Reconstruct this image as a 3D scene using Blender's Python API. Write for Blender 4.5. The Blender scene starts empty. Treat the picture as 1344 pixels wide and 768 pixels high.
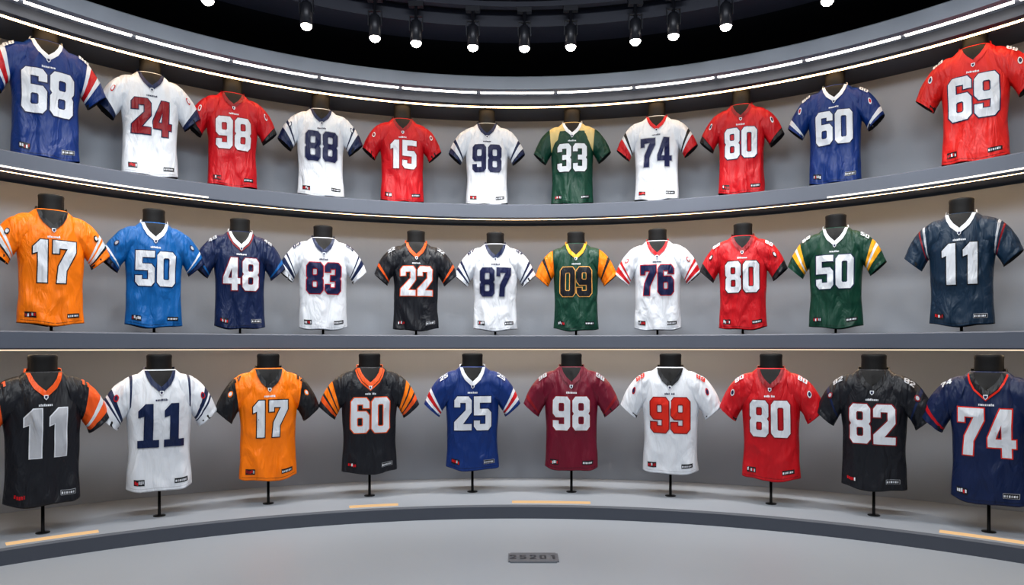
import bpy, bmesh, math, random
from mathutils import Vector, noise, Matrix
from mathutils.geometry import tessellate_polygon
random.seed(4)
scene = bpy.context.scene
scene.view_settings.view_transform = 'Standard'
try: scene.view_settings.look = 'None'
except Exception: pass

# ------------------------------------------------------------------ materials
def lin(c):
    r=[]
    for v in c:
        v/=255.0
        r.append(v/12.92 if v<=0.04045 else ((v+0.055)/1.055)**2.4)
    return (r[0],r[1],r[2],1.0)

def base_mat(name, col, rough=0.5, metal=0.0, spec=0.5):
    m=bpy.data.materials.new(name); m.use_nodes=True
    b=m.node_tree.nodes['Principled BSDF']
    b.inputs['Base Color'].default_value=lin(col)
    b.inputs['Roughness'].default_value=rough
    b.inputs['Metallic'].default_value=metal
    b.inputs['Specular IOR Level'].default_value=spec
    return m,b

def noisy_mat(name, col, rough, var=0.06, scale=6.0, bump=0.05, bscale=120, spec=0.4, metal=0.0):
    m,b=base_mat(name,col,rough,metal,spec)
    nt=m.node_tree; N=nt.nodes; L=nt.links
    tc=N.new('ShaderNodeTexCoord')
    n1=N.new('ShaderNodeTexNoise'); n1.inputs['Scale'].default_value=scale; n1.inputs['Detail'].default_value=5
    L.new(tc.outputs['Object'],n1.inputs['Vector'])
    r=N.new('ShaderNodeValToRGB')
    c=lin(col)
    r.color_ramp.elements[0].position=0.3; r.color_ramp.elements[1].position=0.7
    r.color_ramp.elements[0].color=(c[0]*(1-var),c[1]*(1-var),c[2]*(1-var),1)
    r.color_ramp.elements[1].color=(min(1,c[0]*(1+var)),min(1,c[1]*(1+var)),min(1,c[2]*(1+var)),1)
    L.new(n1.outputs['Fac'],r.inputs['Fac']); L.new(r.outputs['Color'],b.inputs['Base Color'])
    n2=N.new('ShaderNodeTexNoise'); n2.inputs['Scale'].default_value=bscale; n2.inputs['Detail'].default_value=3
    L.new(tc.outputs['Object'],n2.inputs['Vector'])
    bp=N.new('ShaderNodeBump'); bp.inputs['Strength'].default_value=bump; bp.inputs['Distance'].default_value=0.01
    L.new(n2.outputs['Fac'],bp.inputs['Height']); L.new(bp.outputs['Normal'],b.inputs['Normal'])
    return m

def emit_mat(name,col,strength):
    m=bpy.data.materials.new(name); m.use_nodes=True
    nt=m.node_tree; nt.nodes.clear()
    e=nt.nodes.new('ShaderNodeEmission'); o=nt.nodes.new('ShaderNodeOutputMaterial')
    e.inputs['Color'].default_value=lin(col); e.inputs['Strength'].default_value=strength
    nt.links.new(e.outputs[0],o.inputs['Surface'])
    return m

COL={
 'white':(216,221,229),'red':(184,10,24),'red2':(204,28,26),'dred':(130,8,22),'royal':(4,42,108),'navy':(5,26,66),
 'num_navy':(16,24,66),'blue':(0,88,158),'black':(17,20,28),'green':(2,54,40),'maroon':(102,8,36),'teal':(12,38,60),
 'orange':(246,120,2),'dorange':(228,84,24),'gold':(238,162,24),'cream':(206,184,124),'silver':(176,180,188),'trimblack':(12,14,20),
 'ncol':(214,38,20),'tan':(236,170,86),'nearblack':(15,17,23),
}
_fm={}
def fabric(key):
    if key in _fm: return _fm[key]
    m,b=base_mat('fabric_'+key,COL[key],0.45,0,0.30)
    nt=m.node_tree; N=nt.nodes; L=nt.links
    tc=N.new('ShaderNodeTexCoord')
    oi=N.new('ShaderNodeObjectInfo')
    mp=N.new('ShaderNodeMapping'); mp.inputs['Scale'].default_value=(1.9,1.0,0.7); mp.inputs['Rotation'].default_value=(0,0.45,0)
    L.new(tc.outputs['Object'],mp.inputs['Vector'])
    n1=N.new('ShaderNodeTexNoise'); n1.noise_dimensions='4D'; n1.inputs['Scale'].default_value=5.0; n1.inputs['Detail'].default_value=3.0; n1.inputs['Distortion'].default_value=0.9; n1.inputs['Roughness'].default_value=0.5
    L.new(mp.outputs[0],n1.inputs['Vector'])
    mu=N.new('ShaderNodeMath'); mu.operation='MULTIPLY'; mu.inputs[1].default_value=37.0
    L.new(oi.outputs['Random'],mu.inputs[0]); L.new(mu.outputs[0],n1.inputs['W'])
    bp=N.new('ShaderNodeBump'); bp.inputs['Strength'].default_value=0.72; bp.inputs['Distance'].default_value=0.04
    L.new(n1.outputs['Fac'],bp.inputs['Height'])
    vo=N.new('ShaderNodeTexVoronoi'); vo.inputs['Scale'].default_value=220
    L.new(tc.outputs['Object'],vo.inputs['Vector'])
    b2=N.new('ShaderNodeBump'); b2.inputs['Strength'].default_value=0.10; b2.inputs['Distance'].default_value=0.002
    L.new(vo.outputs['Distance'],b2.inputs['Height']); L.new(bp.outputs['Normal'],b2.inputs['Normal'])
    L.new(b2.outputs['Normal'],b.inputs['Normal'])
    _fm[key]=m
    return m

M_wall=noisy_mat('wall_paint_grey',(142,149,160),0.7,0.03,1.5,0.04,60)
M_shelf=noisy_mat('shelf_grey_lacquer',(80,86,99),0.45,0.03,3,0.02,80)
M_shelfdark=noisy_mat('fascia_grey_dark',(50,54,65),0.5,0.03,3,0.02,80)
M_fascia=noisy_mat('fascia_grey',(126,134,147),0.5,0.03,3,0.02,80)
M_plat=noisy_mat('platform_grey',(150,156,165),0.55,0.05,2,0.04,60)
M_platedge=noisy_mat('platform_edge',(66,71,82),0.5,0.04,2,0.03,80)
M_floor=noisy_mat('floor_resin_grey',(156,163,172),0.42,0.04,0.9,0.03,40)
M_ceil=noisy_mat('ceiling_black',(12,14,22),0.7,0.1,3,0.05,50,0.2)
M_ceilring=noisy_mat('ceiling_ring_dark',(32,36,50),0.5,0.1,3,0.05,50)
M_black=noisy_mat('mannequin_black_velvet',(5,5,7),0.6,0.1,10,0.08,200,0.25)
M_pole,_=base_mat('pole_black_metal',(12,12,14),0.4,0.6)
M_spot,_=base_mat('spot_black_metal',(30,32,40),0.4,0.4)
M_led=emit_mat('led_white',(255,248,236),9.0)
M_led2=emit_mat('led_white_slim',(255,244,226),3.0)
M_glow=emit_mat('led_edge_glow',(255,230,200),1.0)
M_warm=emit_mat('led_warm',(255,206,146),15.0)
M_warm2=emit_mat('led_warm_soft',(255,220,178),18.0)
M_inset=emit_mat('inset_warm_light',(246,200,146),0.95)
M_lens=emit_mat('spot_lens',(255,246,230),45)
M_dark,_=base_mat('shirt_inside_shade',(14,14,18),0.9)  # near-black colour stands in for shade inside the cuffs and hem
M_plaque=noisy_mat('plaque_metal',(108,113,121),0.45,0.08,20,0.1,90,0.5,0.2)
M_plaqtxt,_=base_mat('plaque_relief',(58,62,70),0.5,0.2)

CX=0.04
def finish(me,name,mats,parent=None,smooth=False,loc=None):
    ob=bpy.data.objects.new(name,me)
    scene.collection.objects.link(ob)
    for m in mats: me.materials.append(m)
    if smooth:
        for p in me.polygons: p.use_smooth=True
    if parent: ob.parent=parent
    if loc: ob.location=loc
    return ob

def sweep(name,yc,prof,a0,a1,n,mats,matidx=None,parent=None,cx=CX):
    bm=bmesh.new(); rings=[]
    for i in range(n+1):
        a=math.radians(a0+(a1-a0)*i/n)
        rings.append([bm.verts.new((cx+r*math.sin(a),yc+r*math.cos(a),z)) for r,z in prof])
    k=len(prof)
    for i in range(n):
        for j in range(k):
            f=bm.faces.new((rings[i][j],rings[i][(j+1)%k],rings[i+1][(j+1)%k],rings[i+1][j]))
            if matidx: f.material_index=matidx[j]
    bm.faces.new(rings[0]); bm.faces.new(rings[-1])
    bmesh.ops.recalc_face_normals(bm,faces=bm.faces)
    me=bpy.data.meshes.new(name); bm.to_mesh(me); bm.free()
    return finish(me,name,mats,parent)

# ------------------------------------------------------------------ room shell
CAMZ=1.14
def disc(name,z,th,R,mat,c=(0,1.5)):
    bm=bmesh.new()
    bmesh.ops.create_cone(bm,cap_ends=True,segments=96,radius1=R,radius2=R,depth=th)
    me=bpy.data.meshes.new(name); bm.to_mesh(me); bm.free()
    return finish(me,name,[mat],loc=(c[0],c[1],z+th/2))
disc('floor',-0.1,0.1,8.0,M_floor)
disc('ceiling',3.55,0.1,8.0,M_ceil)

Y1,YP=1.80,0.4
PT=0.09
sh1b,sh1t=1.128,1.232
sh2b,sh2t=2.165,2.278
def wall(name,yc,r,z0,z1,mat,th=0.1):
    return sweep(name,yc,[(r,z0),(r+th,z0),(r+th,z1),(r,z1)],-115,115,140,[mat])
RW=5.1
wall('wall_back_lower',YP,RW,PT+.0015,sh1b,M_wall)
wall('wall_back_middle',Y1,5.80-Y1,sh1t,sh2b,M_wall)
wall('wall_back_upper',Y1,5.95-Y1,sh2t,3.10,M_wall)
wall('wall_back_top',Y1,6.12-Y1,3.26,3.55,M_ceil)

RP=4.165
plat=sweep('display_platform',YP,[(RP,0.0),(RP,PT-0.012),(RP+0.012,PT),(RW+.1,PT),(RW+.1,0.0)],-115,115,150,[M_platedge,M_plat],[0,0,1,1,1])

def shelf(name,rf,zb,zt,rb):
    c=0.008
    return sweep(name,Y1,[(rf,zb+c),(rf,zt-c),(rf+c,zt),(rb,zt),(rb,zb+0.02),(rf+0.05,zb+0.02),(rf+0.05,zb),(rf+c,zb)],-115,115,150,[M_shelf])
R1=5.20-Y1; R2=5.45-Y1
shelfA=shelf('display_shelf',R1,sh1b,sh1t,5.3)
shelfB=shelf('display_shelf',R2,sh2b,sh2t,4.5)

RC=5.30-Y1
trA=sweep('trim_1',Y1,[(RC,3.135),(RC,3.228),(RC+0.01,3.238),(4.45,3.238),(4.45,3.15),(RC+0.06,3.15),(RC+0.06,3.135)],-115,115,150,[M_fascia])
trB=sweep('trim_2',Y1,[(RC+0.18,3.085),(RC+0.18,3.15),(4.4,3.15),(4.4,3.10),(RC+0.24,3.10),(RC+0.24,3.085)],-115,115,150,[M_shelfdark])

def led(name,yc,r,w,z0,z1,a0,a1,mat,n=120,parent=None):
    return sweep(name,yc,[(r,z0),(r+w,z0),(r+w,z1),(r,z1)],a0,a1,n,[mat],parent=parent)
led('led_strip',Y1,RC+0.262,0.02,3.088,3.10,-112,112,M_warm,parent=trB)
led('led_strip',Y1,R2+0.075,0.02,sh2b+0.006,sh2b+0.02,-112,112,M_warm,parent=shelfB)
led('led_strip',Y1,R1+0.075,0.02,sh1b+0.004,sh1b+0.02,-112,112,M_warm2,parent=shelfA)
led('led_edge_strip',Y1,R1+0.020,0.02,sh1b-0.008,sh1b+0.001,-112,112,M_glow,parent=shelfA)
seg=math.degrees(0.605/(RC+0.09))
for i in range(-10,11):
    a=i*seg
    sweep('light_segment',Y1,[(RC+0.075,3.137),(RC+0.105,3.137),(RC+0.105,3.15),(RC+0.075,3.15)],a-seg*0.475,a+seg*0.475,10,[M_led],parent=trA)
for s in (-1,1):
    a0,a1=sorted((s*36,s*110))
    sweep('led_strip_slim',Y1,[(R2-0.004,sh2b+0.010),(R2+0.004,sh2b+0.010),(R2+0.004,sh2b+0.019),(R2-0.004,sh2b+0.019)],a0,a1,60,[M_led2],parent=shelfB)

for x0,x1 in ((-1.07,-0.76),(0.0,0.53),(-2.70,-2.36),(2.44,2.80),(-3.9,-3.5),(3.5,3.9)):
    r=RP+0.09
    a0=math.degrees(math.asin((x0-CX)/r)); a1=math.degrees(math.asin((x1-CX)/r))
    sweep('inset_light_panel',YP,[(r-0.035,PT-.001),(r+0.035,PT-.001),(r+0.035,PT+0.0012),(r-0.035,PT+0.0012)],a0,a1,8,[M_inset],parent=plat)

sweep('ceiling_panel_ring',Y1,[(3.12,3.44),(3.12,3.55),(3.45,3.55),(3.45,3.47)],-115,115,120,[M_ceilring])
sweep('lighting_track',Y1,[(2.975,3.515),(2.975,3.55),(3.025,3.55),(3.025,3.515)],-115,115,120,[M_ceilring])

def ray_circle(t,yc,R):
    A=1+t*t; B=-2*(t*CX+yc); C=CX*CX+yc*yc-R*R
    y=(-B+math.sqrt(B*B-4*A*C))/(2*A)
    return t*y,y

def lathe(bm,prof,seg=24,mi=0,off=(0,0,0),rot=None):
    rings=[]
    for r,z in prof:
        ring=[]
        for i in range(seg):
            a=2*math.pi*i/seg
            v=Vector((r*math.cos(a),r*math.sin(a),z))
            if rot: v=rot@v
            ring.append(bm.verts.new(v+Vector(off)))
        rings.append(ring)
    for i in range(len(rings)-1):
        for j in range(seg):
            f=bm.faces.new((rings[i][j],rings[i][(j+1)%seg],rings[i+1][(j+1)%seg],rings[i+1][j])); f.material_index=mi; f.smooth=True
    f=bm.faces.new(rings[0][::-1]); f.material_index=mi
    f=bm.faces.new(rings[-1]); f.material_index=mi

for t in (-0.58,-0.444,-0.30,-0.20,-0.14,-0.057,0.018,0.0856,0.18,0.2356,0.312,0.46,0.6):
    x,y=ray_circle(t,Y1,3.0)
    emp=bpy.data.objects.new('ceiling_spotlight',None); scene.collection.objects.link(emp); emp.location=(x,y,3.236)
    bm=bmesh.new()
    lathe(bm,[(0.036,0.0),(0.040,0.0),(0.040,0.13),(0.028,0.15),(0.012,0.155),(0.012,0.279)],24,0)
    lathe(bm,[(0.014,-0.026),(0.026,-0.019),(0.034,-0.008),(0.036,0.002)],24,1)
    for s in (-1,1):
        bmesh.ops.create_cube(bm,size=1,matrix=Matrix.Translation((s*0.044,0,0.13))@Matrix.Diagonal((0.006,0.02,0.10,1)))
    bmesh.ops.create_cube(bm,size=1,matrix=Matrix.Translation((0,0,0.18))@Matrix.Diagonal((0.094,0.02,0.006,1)))
    bmesh.ops.create_cube(bm,size=1,matrix=Matrix.Translation((0,0,0.262))@Matrix.Diagonal((0.10,0.04,0.034,1)))
    me=bpy.data.meshes.new('spot_body'); bm.to_mesh(me); bm.free()
    finish(me,'spot_body',[M_spot,M_lens],emp)
    ld=bpy.data.lights.new('spot_lamp','SPOT'); ld.energy=56; ld.spot_size=math.radians(84); ld.spot_blend=0.9; ld.shadow_soft_size=0.05; ld.color=(1,0.98,0.95)
    lo=bpy.data.objects.new('spot_lamp',ld); scene.collection.objects.link(lo); lo.parent=emp; lo.location=(0,0,-0.035)
    tgt=Vector((x,y,0))+Vector((x-CX,y-Y1,0)).normalized()*0.85+Vector((0,0,1.0))
    d=tgt-Vector((x,y,3.21)); lo.rotation_euler=d.to_track_quat('-Z','Y').to_euler()

# ------------------------------------------------------------------ digits
W,H,c,tx,ty=1.0,1.5,0.17,0.34,0.28
def hole(x0,y0,x1,y1,k=0.05):
    return [(x0+k,y0),(x0,y0+k),(x0,y1-k),(x0+k,y1),(x1-k,y1),(x1,y1-k),(x1,y0+k),(x1-k,y0)]
D={}
D['0']=[[(c,0),(W-c,0),(W,c),(W,H-c),(W-c,H),(c,H),(0,H-c),(0,c)],hole(tx,ty,W-tx,H-ty)]
D['8']=[[(c,0),(W-c,0),(W,c),(W,.65),(.92,.75),(W,.85),(W,H-c),(W-c,H),(c,H),(0,H-c),(0,.85),(.08,.75),(0,.65),(0,c)],hole(tx,ty,W-tx,.62),hole(tx,.88,W-tx,H-ty)]
six=[[(c,0),(W-c,0),(W,c),(W,.92-c),(W-c,.92),(tx,.92),(tx,H-ty),(W-tx,H-ty),(W-tx,1.06),(W,1.06),(W,H-c),(W-c,H),(c,H),(0,H-c),(0,c)],hole(tx,ty,W-tx,.65)]
D['6']=six
D['9']=[[(W-x,H-y) for x,y in l] for l in six]
D['3']=[[(c,0),(W-c,0),(W,c),(W,.65),(.92,.75),(W,.85),(W,H-c),(W-c,H),(c,H),(0,H-c),(0,1.06),(tx,1.06),(tx,H-ty),(W-tx,H-ty),(W-tx,.88),(.36,.88),(.36,.62),(W-tx,.62),(W-tx,ty),(tx,ty),(tx,.44),(0,.44),(0,c)]]
D['2']=[[(0,0),(W,0),(W,ty),(.5,ty),(W,.80),(W,H-c),(W-c,H),(c,H),(0,H-c),(0,1.02),(tx,1.02),(tx,H-ty),(W-tx,H-ty),(W-tx,.90),(0,.36)]]
D['5']=[[(c,0),(W-c,0),(W,c),(W,.95-c),(W-c,.95),(tx,.95),(tx,H-ty),(W,H-ty),(W,H),(0,H),(0,.67),(W-tx,.67),(W-tx,ty),(tx,ty),(tx,.44),(0,.44),(0,c)]]
D['4']=[[(.5,0),(.84,0),(.84,.30),(W,.30),(W,.56),(.84,.56),(.84,H),(.44,H),(0,.60),(0,.30),(.5,.30)],[(.28,.56),(.5,1.02),(.5,.56)]]
D['7']=[[(.18,0),(.56,0),(.58,.45),(W,1.12),(W,H),(0,H),(0,1.04),(.26,1.04),(.26,H-ty),(.62,H-ty),(.24,.6)]]
D['1']=[[(.3,0),(.70,0),(.70,H),(.40,H),(.10,1.24),(.10,1.0),(.3,1.06)]]
D['I']=[[(.04,0),(.96,0),(.96,.26),(.70,.26),(.70,H),(.36,H),(.06,1.26),(.06,1.02),(.3,1.08),(.3,.26),(.04,.26)]]
def area(l): return 0.5*sum(l[i][0]*l[(i+1)%len(l)][1]-l[(i+1)%len(l)][0]*l[i][1] for i in range(len(l)))
def orient(loops):
    out=[]
    for i,l in enumerate(loops):
        a=area(l)
        if (i==0 and a<0) or (i>0 and a>0): l=l[::-1]
        out.append(l)
    return out
def offset_loop(l,d):
    n=len(l); out=[]
    for i in range(n):
        p0=Vector(l[i-1]);p1=Vector(l[i]);p2=Vector(l[(i+1)%n])
        e1=(p1-p0).normalized(); e2=(p2-p1).normalized()
        n1=Vector((e1.y,-e1.x)); n2=Vector((e2.y,-e2.x))
        m=n1+n2
        k=m.dot(n1)
        if k<0.3: k=0.3
        m=m/k
        out.append(tuple(p1+m*d))
    return out

def add_poly(bm,loops,mi,off):
    loops3=[[Vector((x,z,0)) for x,z in l] for l in loops]
    flat=[p for l in loops3 for p in l]
    tris=tessellate_polygon(loops3)
    vs=[bm.verts.new((p.x,-off,p.y)) for p in flat]
    for t in tris:
        a,b,c_=(flat[i] for i in t)
        if abs((b-a).cross(c_-a).z)<1e-10: continue
        try: f=bm.faces.new([vs[i] for i in t]); f.material_index=mi
        except ValueError: pass

def num_loops(txt,cx,z0,sx,sz,gap,outl=0.0):
    adv=[(0.80 if ch=='1' else 1.0) for ch in txt]
    total=sum(adv)*sx+gap*(len(txt)-1)
    x=cx-total/2; res=[]
    for ch,a in zip(txt,adv):
        base=orient(D[ch])
        L=[]
        for l in base:
            q=[(x+px*sx,z0+pz*sz) for px,pz in l]
            if outl: q=offset_loop(q,outl)
            L.append(q)
        res.append(L); x+=a*sx+gap
    return res

# ------------------------------------------------------------------ jersey geometry (unit height)
def hermite(tab,z):
    n=len(tab)
    if z<=tab[0][0]: return tab[0][1]
    if z>=tab[-1][0]: return tab[-1][1]
    for i in range(n-1):
        if tab[i][0]<=z<=tab[i+1][0]:
            x0,y0=tab[i];x1,y1=tab[i+1]
            m0=(y1-y0)/(x1-x0) if i==0 else (y1-tab[i-1][1])/(x1-tab[i-1][0])
            m1=(y1-y0)/(x1-x0) if i==n-2 else (tab[i+2][1]-y0)/(tab[i+2][0]-x0)
            h=x1-x0;t=(z-x0)/h
            return (2*t**3-3*t**2+1)*y0+(t**3-2*t**2+t)*h*m0+(-2*t**3+3*t**2)*y1+(t**3-t**2)*h*m1
TA=[(0,.258),(.08,.254),(.3,.244),(.5,.248),(.62,.257),(.75,.262),(.85,.250),(.92,.212),(.97,.158),(1.0,.122)]
TB=[(0,.108),(.1,.106),(.3,.104),(.5,.124),(.65,.142),(.75,.138),(.85,.118),(.92,.100),(.97,.086),(1.0,.074)]
NS=2.35
def ridge(v):
    r=1-min(1,abs(noise.noise(v))*2.6)
    return r*r
def torso_pt(x,z,seed,side=-1,off=0.0):
    a=hermite(TA,z);b=hermite(TB,z)
    q=min(1.0,abs(x)/a)
    y=b*(max(0.0,1-q**NS))**(1/NS)
    w=min(1.0,y/b*1.3)
    f=0.013*noise.noise(Vector((x*6+z*2.0,z*2.6,seed*3.1)))
    f+=0.0125*ridge(Vector((abs(x)*4.5-z*3.0,z*2.0+abs(x)*3.0,seed*1.7+5+(0 if x>0 else 3))))
    f+=0.0080*ridge(Vector((x*8.0,z*1.6+x*2,seed*2.9+11)))
    f+=0.012*max(0,1-z/0.6)*math.sin(x*32+seed+2.4*noise.noise(Vector((z*3,seed,0))))
    f*=w*min(1,(1.02-z)*6)
    k=1+0.030*noise.noise(Vector((z*5,seed*2.3,1 if x>0 else 7)))
    zz=z
    if z<0.25: zz=z+0.028*(q**2.2)*(1-z/0.25)+0.007*math.sin(x*20+seed)*(1-z/0.25)
    return Vector((x*k,side*(y+f+off),zz))
def bez(P,s):
    u=1-s
    return tuple(u**3*P[0][i]+3*u*u*s*P[1][i]+3*u*s*s*P[2][i]+s**3*P[3][i] for i in (0,1))
ST=[(.13,.962),(.27,.972),(.390,.865),(.468,.640)]
SB=[(.20,.650),(.25,.65),(.285,.59),(.318,.508)]
def sleeve_pt(s,phi,sx,seed,off=0.0):
    t=Vector(bez(ST,s)); b_=Vector(bez(SB,s))
    ce=(t+b_)/2; ha=(t-b_)/2
    dep=0.112-0.026*s
    dep*=1+0.13*noise.noise(Vector((s*4,phi*1.4,seed*2+sx)))+0.15*ridge(Vector((s*3+phi,phi*1.2,seed*3+sx*5)))*min(1,s*3)
    # seams: shoulder seam and cuff hem
    seam=1-0.055*math.exp(-((s-.37)/.022)**2)-0.05*math.exp(-((s-.925)/.018)**2)
    dep*=seam
    sp=math.sin(phi); cp=math.cos(phi)
    sg=lambda v:math.copysign(abs(v)**0.9,v)
    r=(1+0.05*noise.noise(Vector((s*5,phi,seed+9*sx))))*(0.5+0.5*seam)
    p=ce+ha*sg(sp)*r
    n=Vector((0,-1,0))*sg(cp)*(dep+off)
    return Vector((sx*(p.x+off*sp),n.y,p.y+off*sp))
def sleeve_map(s,phi,sx,seed,off):
    if sx<0 and phi>.70: s=.72-s   # shoulder digits read left-to-right on both sleeves
    return sleeve_pt(s,phi,sx,seed,off)

def make_jersey(idx,x,y,z0,h,num,body,ncol,ocol,collar,sleeves,face,opts=(),neck=0.0):
    seed=idx*1.37+0.5
    emp=bpy.data.objects.new('football_jersey',None); scene.collection.objects.link(emp)
    emp.location=(x,y,z0)
    emp.rotation_euler=(0,0,math.atan2(face[1]-y,face[0]-x)+math.pi/2)
    wx=1.0 if abs(x)<1.6 else .955
    emp.scale=(h*wx,h,h)
    mats=[];mk={}
    def mi(key):
        if key not in mk:
            mk[key]=len(mats); mats.append(M_dark if key=='inside' else M_black if key=='form' else fabric(key))
        return mk[key]
    bm=bmesh.new()
    zs=[0,.012]+[0.025*i for i in range(1,33)]+[.82,.84,.86,.885,.91,.93,.95,.97,.985,1.0]
    NA=96; rings=[]
    for z in zs:
        a=hermite(TA,z); ring=[]
        for j in range(NA):
            th=2*math.pi*j/NA
            cx_=math.copysign(abs(math.cos(th))**(2/NS),math.cos(th))*a
            side=1 if math.sin(th)>0 else -1
            ring.append(bm.verts.new(torso_pt(cx_*0.99999,z,seed,side)))
        rings.append(ring)
    yoke=[o for o in opts if o.startswith('yoke:')]
    for i in range(len(zs)-1):
        for j in range(NA):
            f=bm.faces.new((rings[i][j],rings[i][(j+1)%NA],rings[i+1][(j+1)%NA],rings[i+1][j])); f.smooth=True
            f.material_index=mi(body)
            if yoke and zs[i]>=.885: f.material_index=mi(yoke[0][5:])
    ir=[bm.verts.new((v.co.x*.95,v.co.y*.93,v.co.z+.012)) for v in rings[0]]
    for j in range(NA):
        f=bm.faces.new((rings[0][(j+1)%NA],rings[0][j],ir[j],ir[(j+1)%NA])); f.material_index=mi('inside')
    f=bm.faces.new(ir[::-1]); f.material_index=mi('inside')
    f=bm.faces.new(rings[-1]); f.material_index=mi('form')
    NR=50;NP=40
    for sx in (-1,1):
        rr=[]
        for i in range(NR+1):
            s=i/NR
            rr.append([bm.verts.new(sleeve_pt(s,2*math.pi*j/NP,sx,seed)) for j in range(NP)])
        for i in range(NR):
            sm=(i+.5)/NR
            col=body
            for s0,s1,k in sleeves:
                if s0<=sm<s1: col=k
            for j in range(NP):
                q=(rr[i][j],rr[i][(j+1)%NP],rr[i+1][(j+1)%NP],rr[i+1][j])
                if sx<0: q=q[::-1]
                f=bm.faces.new(q); f.smooth=True; f.material_index=mi(col)
        ce=sum((v.co for v in rr[-1]),Vector())/NP
        back=Vector((-sx*.02,0,.03))
        ir=[bm.verts.new(ce+(v.co-ce)*.9+back) for v in rr[-1]]
        for j in range(NP):
            f=bm.faces.new((rr[-1][j],rr[-1][(j+1)%NP],ir[(j+1)%NP],ir[j])); f.material_index=mi('inside')
        f=bm.faces.new(ir); f.material_index=mi('inside')
    # back collar band
    n=28; lo=[];hi=[];hi2=[]
    for j in range(n+1):
        th=math.radians(-22+224*j/n)
        lo.append(bm.verts.new((.130*math.cos(th),.084*math.sin(th),.975)))
        hi.append(bm.verts.new((.122*math.cos(th),.080*math.sin(th),1.022)))
        hi2.append(bm.verts.new((.110*math.cos(th),.072*math.sin(th),1.016)))
    for j in range(n):
        for A,B in ((lo,hi),(hi,hi2)):
            f=bm.faces.new((A[j],A[j+1],B[j+1],B[j])); f.smooth=True; f.material_index=mi(collar)
    # chest overlays
    ov=bmesh.new()
    add_poly(ov,[[(-.100,.992),(-.062,.91),(0,.858),(.062,.91),(.100,.992)]],mi('form'),.004)
    for s in (-1,1):
        add_poly(ov,[[(s*.121,.992),(s*.104,.93),(s*.075,.875),(0,.805),(0,.858),(s*.048,.903),(s*.076,.945),(s*.094,.992)]],mi(collar),.010)
        if 'pipe' in opts:
            add_poly(ov,[[(s*.135,.97),(s*.116,.91),(s*.084,.855),(0,.780),(0,.798),(s*.077,.868),(s*.107,.925),(s*.125,.985)]],mi(ocol if ocol else ncol),.007)
    ek='white' if body not in('white',) else 'num_navy'
    add_poly(ov,[[(-.015,.828),(-.015,.806),(0,.790),(.015,.806),(.015,.828)]],mi('white'),.014)
    add_poly(ov,[[(-.009,.822),(-.009,.808),(0,.798),(.009,.808),(.009,.822)]],mi('num_navy'),.016)
    rnd=random.Random(idx)
    xx=-.048
    while xx<.044:
        w_=rnd.choice((.006,.009,.011)); hh=rnd.choice((.014,.014,.018))
        add_poly(ov,[[(xx,.745),(xx+w_,.745),(xx+w_,.745+hh),(xx,.745+hh)]],mi(ek),.005); xx+=w_+.003
    sx_,sz_=.165,.218
    z_=.39
    if 'big' in opts: sx_,sz_,z_=.178,.240,.365
    if ocol:
        for L in num_loops(num,0,z_,sx_,sz_,.022,.0085): add_poly(ov,L,mi(ocol),.005)
    for L in num_loops(num,0,z_,sx_,sz_,.022): add_poly(ov,L,mi(ncol),.008)
    add_poly(ov,[[(-.205,.055),(-.125,.055),(-.125,.105),(-.205,.105)]],mi('nearblack'),.005)
    for k in range(5):
        xa=-.200+k*.0145; za=.060+rnd.random()*.012
        add_poly(ov,[[(xa,za),(xa+.011,za),(xa+.011,za+.022+rnd.random()*.008),(xa,za+.026)]],mi(rnd.choice(('red','white','silver','red','dred'))),.008)
    add_poly(ov,[[(.105,.058),(.208,.058),(.208,.098),(.105,.098)]],mi('silver' if body in('black','navy','teal','royal') else 'nearblack'),.004)
    add_poly(ov,[[(.108,.061),(.205,.061),(.205,.095),(.108,.095)]],mi('nearblack'),.006)
    for k in range(6):
        xa=.111+k*.015
        add_poly(ov,[[(xa,.068),(xa+.010,.068),(xa+.010,.086),(xa,.084)]],mi('silver' if k%2 else 'white'),.009)
    add_poly(ov,[[(-.235,.026),(.235,.026),(.235,.029),(-.235,.029)]],mi('silver' if body in('white',) else 'nearblack'),.002)
    for i in range(-14,15):
        bmesh.ops.bisect_plane(ov,geom=ov.verts[:]+ov.edges[:]+ov.faces[:],plane_co=(i*.0175,0,0),plane_no=(1,0,0),dist=1e-6)
    for i in range(1,50):
        bmesh.ops.bisect_plane(ov,geom=ov.verts[:]+ov.edges[:]+ov.faces[:],plane_co=(0,0,i*.02),plane_no=(0,0,1),dist=1e-6)
    vm={}
    for v in ov.verts:
        vm[v]=bm.verts.new(torso_pt(v.co.x,v.co.z,seed,-1,-v.co.y))
    for f in ov.faces:
        try:
            g=bm.faces.new([vm[v] for v in f.verts]); g.material_index=f.material_index; g.smooth=True
        except ValueError: pass
    ov.free()
    sn=[o for o in opts if o.startswith('sn:')]
    sp=[o for o in opts if o.startswith('patch:')]
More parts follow.
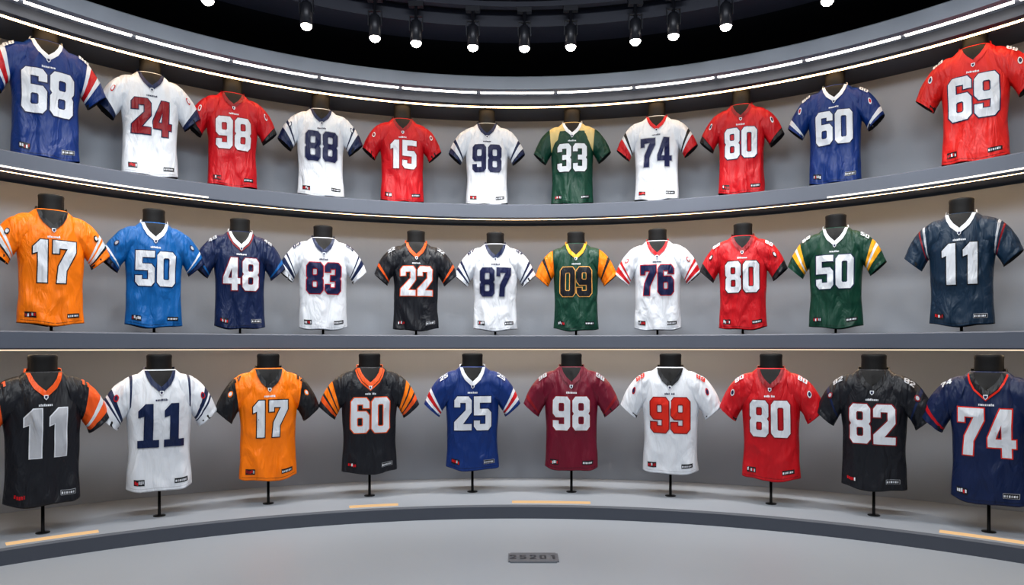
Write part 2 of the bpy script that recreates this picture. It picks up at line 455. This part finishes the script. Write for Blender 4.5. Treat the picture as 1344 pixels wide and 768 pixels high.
    for sx in (-1,1):
        ov=bmesh.new()
        if sn:
            for L in num_loops(num.replace('I','1'),0.36,0.72,.105,.26,.014): add_poly(ov,L,mi(sn[0][3:]),.009)
        if sp:
            a0,b0=.60,.36
            ck=sp[0][6:].split('+')
            for rr_,kk,of in ((.070,ck[0],.007),(.044,ck[-1],.010)):
                pts=[]
                for q in range(16):
                    an=2*math.pi*q/16
                    r_=rr_*(1+.16*math.sin(2*an+idx))
                    pts.append((a0+r_*math.cos(an),b0+r_*2.3*math.sin(an)))
                add_poly(ov,[pts],mi(kk),of)
        if ov.verts:
            for i in range(1,40):
                bmesh.ops.bisect_plane(ov,geom=ov.verts[:]+ov.edges[:]+ov.faces[:],plane_co=(i/50,0,0),plane_no=(1,0,0),dist=1e-6)
            for i in range(-2,18):
                bmesh.ops.bisect_plane(ov,geom=ov.verts[:]+ov.edges[:]+ov.faces[:],plane_co=(0,0,i*.08),plane_no=(0,0,1),dist=1e-6)
            vm={}
            for v in ov.verts:
                vm[v]=bm.verts.new(sleeve_map(v.co.x,v.co.z,sx,seed,-v.co.y))
            for f in ov.faces:
                try:
                    g=bm.faces.new([vm[v] for v in f.verts]); g.material_index=f.material_index; g.smooth=True
                except ValueError: pass
        ov.free()
    me=bpy.data.meshes.new('shirt'); bm.to_mesh(me); bm.free()
    finish(me,'shirt',mats,emp)
    bm=bmesh.new()
    prof=[(.104,.93),(.104,.99),(.100,1.03),(.099,1.08+neck*.7),(.102,1.108+neck),(.098,1.120+neck),(.086,1.126+neck)]
    rings=[]
    for r,z in prof:
        rings.append([bm.verts.new((r*math.cos(2*math.pi*j/36),r*.66*math.sin(2*math.pi*j/36)+.004,z)) for j in range(36)])
    for i in range(len(rings)-1):
        for j in range(36):
            f=bm.faces.new((rings[i][j],rings[i][(j+1)%36],rings[i+1][(j+1)%36],rings[i+1][j])); f.smooth=True
    bm.faces.new(rings[0][::-1]); bm.faces.new(rings[-1])
    me=bpy.data.meshes.new('mannequin_neck'); bm.to_mesh(me); bm.free()
    finish(me,'mannequin_neck',[M_black],emp)
    return emp

def pole(emp,z_shelf):
    z0=emp.location.z; h=emp.scale[2]
    bm=bmesh.new()
    lo=(z_shelf-z0)/h
    lathe(bm,[(.050,lo),(.050,lo+.005),(.046,lo+.007),(.013,lo+.009),(.012,.05)],20,0)
    me=bpy.data.meshes.new('stand_pole'); bm.to_mesh(me); bm.free()
    finish(me,'stand_pole',[M_pole],emp)

top=[
 (60,'68','royal','white','num_navy','white',[(.46,.56,'white'),(.56,.72,'red'),(.72,.80,'white')],('sn:white','big')),
 (197,'24','white','dred','num_navy','navy',[(.84,1.01,'navy')],('patch:red+white',)),
 (305,'98','red','white','dred','dred',[(.90,1.01,'nearblack')],('patch:white+red',)),
 (421,'88','white','num_navy','silver','navy',[(.62,.68,'navy'),(.80,1.01,'navy')],('patch:navy+white',)),
 (528,'15','red','white','dred','dred',[],('patch:white+dred',)),
 (639,'98','white','num_navy',None,'navy',[(.70,.78,'navy'),(.90,1.01,'navy')],()),
 (751,'33','green','white','nearblack','white',[(0,.36,'cream')],('yoke:cream',)),
 (862,'74','white','num_navy','silver','red',[(.62,.70,'nearblack'),(.78,1.01,'red')],()),
 (973,'80','red','white','num_navy','dred',[(.90,1.01,'nearblack')],('patch:white+navy',)),
 (1096,'60','royal','white','navy','white',[(.86,.95,'white')],('patch:white+red','sn:white')),
 (1280,'69','red2','white','num_navy','red2',[],('patch:white+navy','sn:white','big')),
]
mid=[
 (67,'17','orange','white','nearblack','nearblack',[(.66,.72,'white'),(.76,.84,'white'),(.84,.88,'nearblack')],('patch:nearblack+white','big')),
 (202,'50','blue','white','navy','white',[(.80,.85,'white'),(.90,1.01,'navy')],('patch:navy+silver',)),
 (315,'48','navy','white','dred','white',[(.84,.9,'blue')],('pipe','sn:silver')),
 (424,'83','white','num_navy','red','navy',[(.66,.71,'navy'),(.76,.86,'navy')],('sn:navy',)),
 (546,'22','black','white','dorange','dorange',[(.80,.86,'dorange')],('sn:silver',)),
 (650,'87','white','num_navy','silver','navy',[(.70,.76,'navy'),(.84,.90,'navy')],('sn:navy',)),
 (756,'09','green','black','tan','gold',[(.34,.62,'orange'),(.62,.70,'nearblack'),(.70,1.01,'orange')],()),
 (863,'76','white','num_navy','red','red',[(.74,.80,'red'),(.86,.96,'red')],('patch:red+white',)),
 (975,'80','red','white','nearblack','dred',[(.86,1.01,'nearblack')],('sn:white','patch:nearblack+white')),
 (1097,'50','green','white','navy','white',[(.56,.66,'gold'),(.66,.72,'white'),(.72,.82,'gold')],('sn:white',)),
 (1262,'11','teal','white','nearblack','white',[(.40,.46,'silver'),(.52,.56,'dred')],('big',)),
]
bot=[
 (56,'11','black','silver','white','dorange',[(.46,.72,'dorange'),(.72,.80,'white'),(.80,.92,'dorange')],('sn:dorange','big')),
 (209,'II','white','navy',None,'navy',[(.20,.27,'navy'),(.62,.72,'navy'),(.76,.80,'navy')],('patch:red+navy','big')),
 (352,'17','orange','white','nearblack','nearblack',[(.44,1.01,'trimblack')],('patch:orange+white','sn:nearblack')),
 (485,'60','black','white','dorange','dorange',[(.56,.66,'orange'),(.70,.80,'orange'),(.84,.92,'dorange')],('pipe',)),
 (620,'25','royal','white','navy','white',[(.74,.80,'white'),(.80,.88,'red'),(.88,.94,'white')],('sn:white',)),
 (750,'98','maroon','white','dred','maroon',[(.84,.9,'dred')],('sn:silver',)),
 (880,'99','white','ncol','dred','nearblack',[],('sn:ncol','patch:red+navy')),
 (1012,'80','red','white','dred','dred',[],('patch:white+navy','sn:white')),
 (1147,'82','black','white','dred','nearblack',[(.60,.66,'navy')],('sn:silver','patch:dred+silver')),
 (1298,'74','navy','white','ncol','nearblack',[(.84,.9,'red')],('sn:white','pipe','big')),
]
idx=0
for row,yc,R,zb,ha,hb,shz,nk in ((top,Y1,5.65-Y1,2.300,.672,.14,sh2t,.045),(mid,Y1,5.40-Y1,1.268,.682,.01,sh1t,.01),(bot,1.2,3.8,.256,.746,.005,PT,.0)):
    for az,num,body,nc,oc,col,sl,op in row:
        t=(az-672)/900.0          # azimuth slope of the stand on its arc
        x,y=ray_circle(t,yc,R)
        idx+=1
        e=make_jersey(idx,x,y,zb,ha+hb*t*t,num,body,nc,oc,col,sl,(0.05,0.95),op,nk)
        pole(e,shz)

# ------------------------------------------------------------------ floor plaque
bm=bmesh.new()
bmesh.ops.create_cube(bm,size=1,matrix=Matrix.Diagonal((.27,.16,.008,1)))
bmesh.ops.bevel(bm,geom=[e for e in bm.edges if abs(e.verts[0].co.z-e.verts[1].co.z)>.004],offset=.012,segments=3,affect='EDGES')
x=-.11
for ch in '25201':
    for L in num_loops(ch,x,-.035,.036,.045,0):
        tmp=bmesh.new(); add_poly(tmp,L,1,0)
        vm={v:bm.verts.new((v.co.x,v.co.z,.0052)) for v in tmp.verts}
        for f in tmp.faces:
            g=bm.faces.new([vm[v] for v in f.verts]); g.material_index=1
        tmp.free()
    x+=.054
me=bpy.data.meshes.new('floor_plaque'); bm.to_mesh(me); bm.free()
finish(me,'floor_plaque',[M_plaque,M_plaqtxt],loc=(.115,3.70,.004))

# ------------------------------------------------------------------ lights
def area_l(name,loc,tgt,sx,sy,e,col=(1,1,1)):
    ld=bpy.data.lights.new(name,'AREA'); ld.shape='RECTANGLE'; ld.size=sx; ld.size_y=sy; ld.energy=e; ld.color=col
    o=bpy.data.objects.new(name,ld); scene.collection.objects.link(o); o.location=loc
    o.rotation_euler=(Vector(tgt)-Vector(loc)).to_track_quat('-Z','Y').to_euler()
area_l('added_fill_light',(0,2.3,3.42),(0,5.4,.5),1.6,.3,40,(.95,.98,1))  # added lamps out of view, lighting the walls and jerseys; not showroom fixtures
area_l('added_fill_light',(-1.5,1.7,3.42),(-4,3.6,.5),1.2,.3,34,(.95,.98,1))
area_l('added_fill_light',(1.6,1.7,3.42),(4,3.6,.5),1.2,.3,34,(.95,.98,1))
area_l('added_fill_light',(0,1.6,3.5),(0,1.6001,0),4.5,2.0,80,(.91,.96,1))  # added downward lamp, out of view, to brighten the floor
area_l('added_fill_light',(0,-1.8,2.0),(0,5,.8),3.0,1.0,14,(.91,.96,1))  # added weak front fill from behind the camera
w=bpy.data.worlds.new('world'); scene.world=w; w.use_nodes=True
w.node_tree.nodes['Background'].inputs[0].default_value=(.5,.6,.75,1)
w.node_tree.nodes['Background'].inputs[1].default_value=.11

# ------------------------------------------------------------------ camera
cd=bpy.data.cameras.new('camera'); cd.lens=24.1; cd.sensor_width=36; cd.shift_y=72/1344
co=bpy.data.objects.new('camera',cd); scene.collection.objects.link(co)
co.location=(0,0,CAMZ); co.rotation_euler=(math.pi/2,0,0)
scene.camera=co
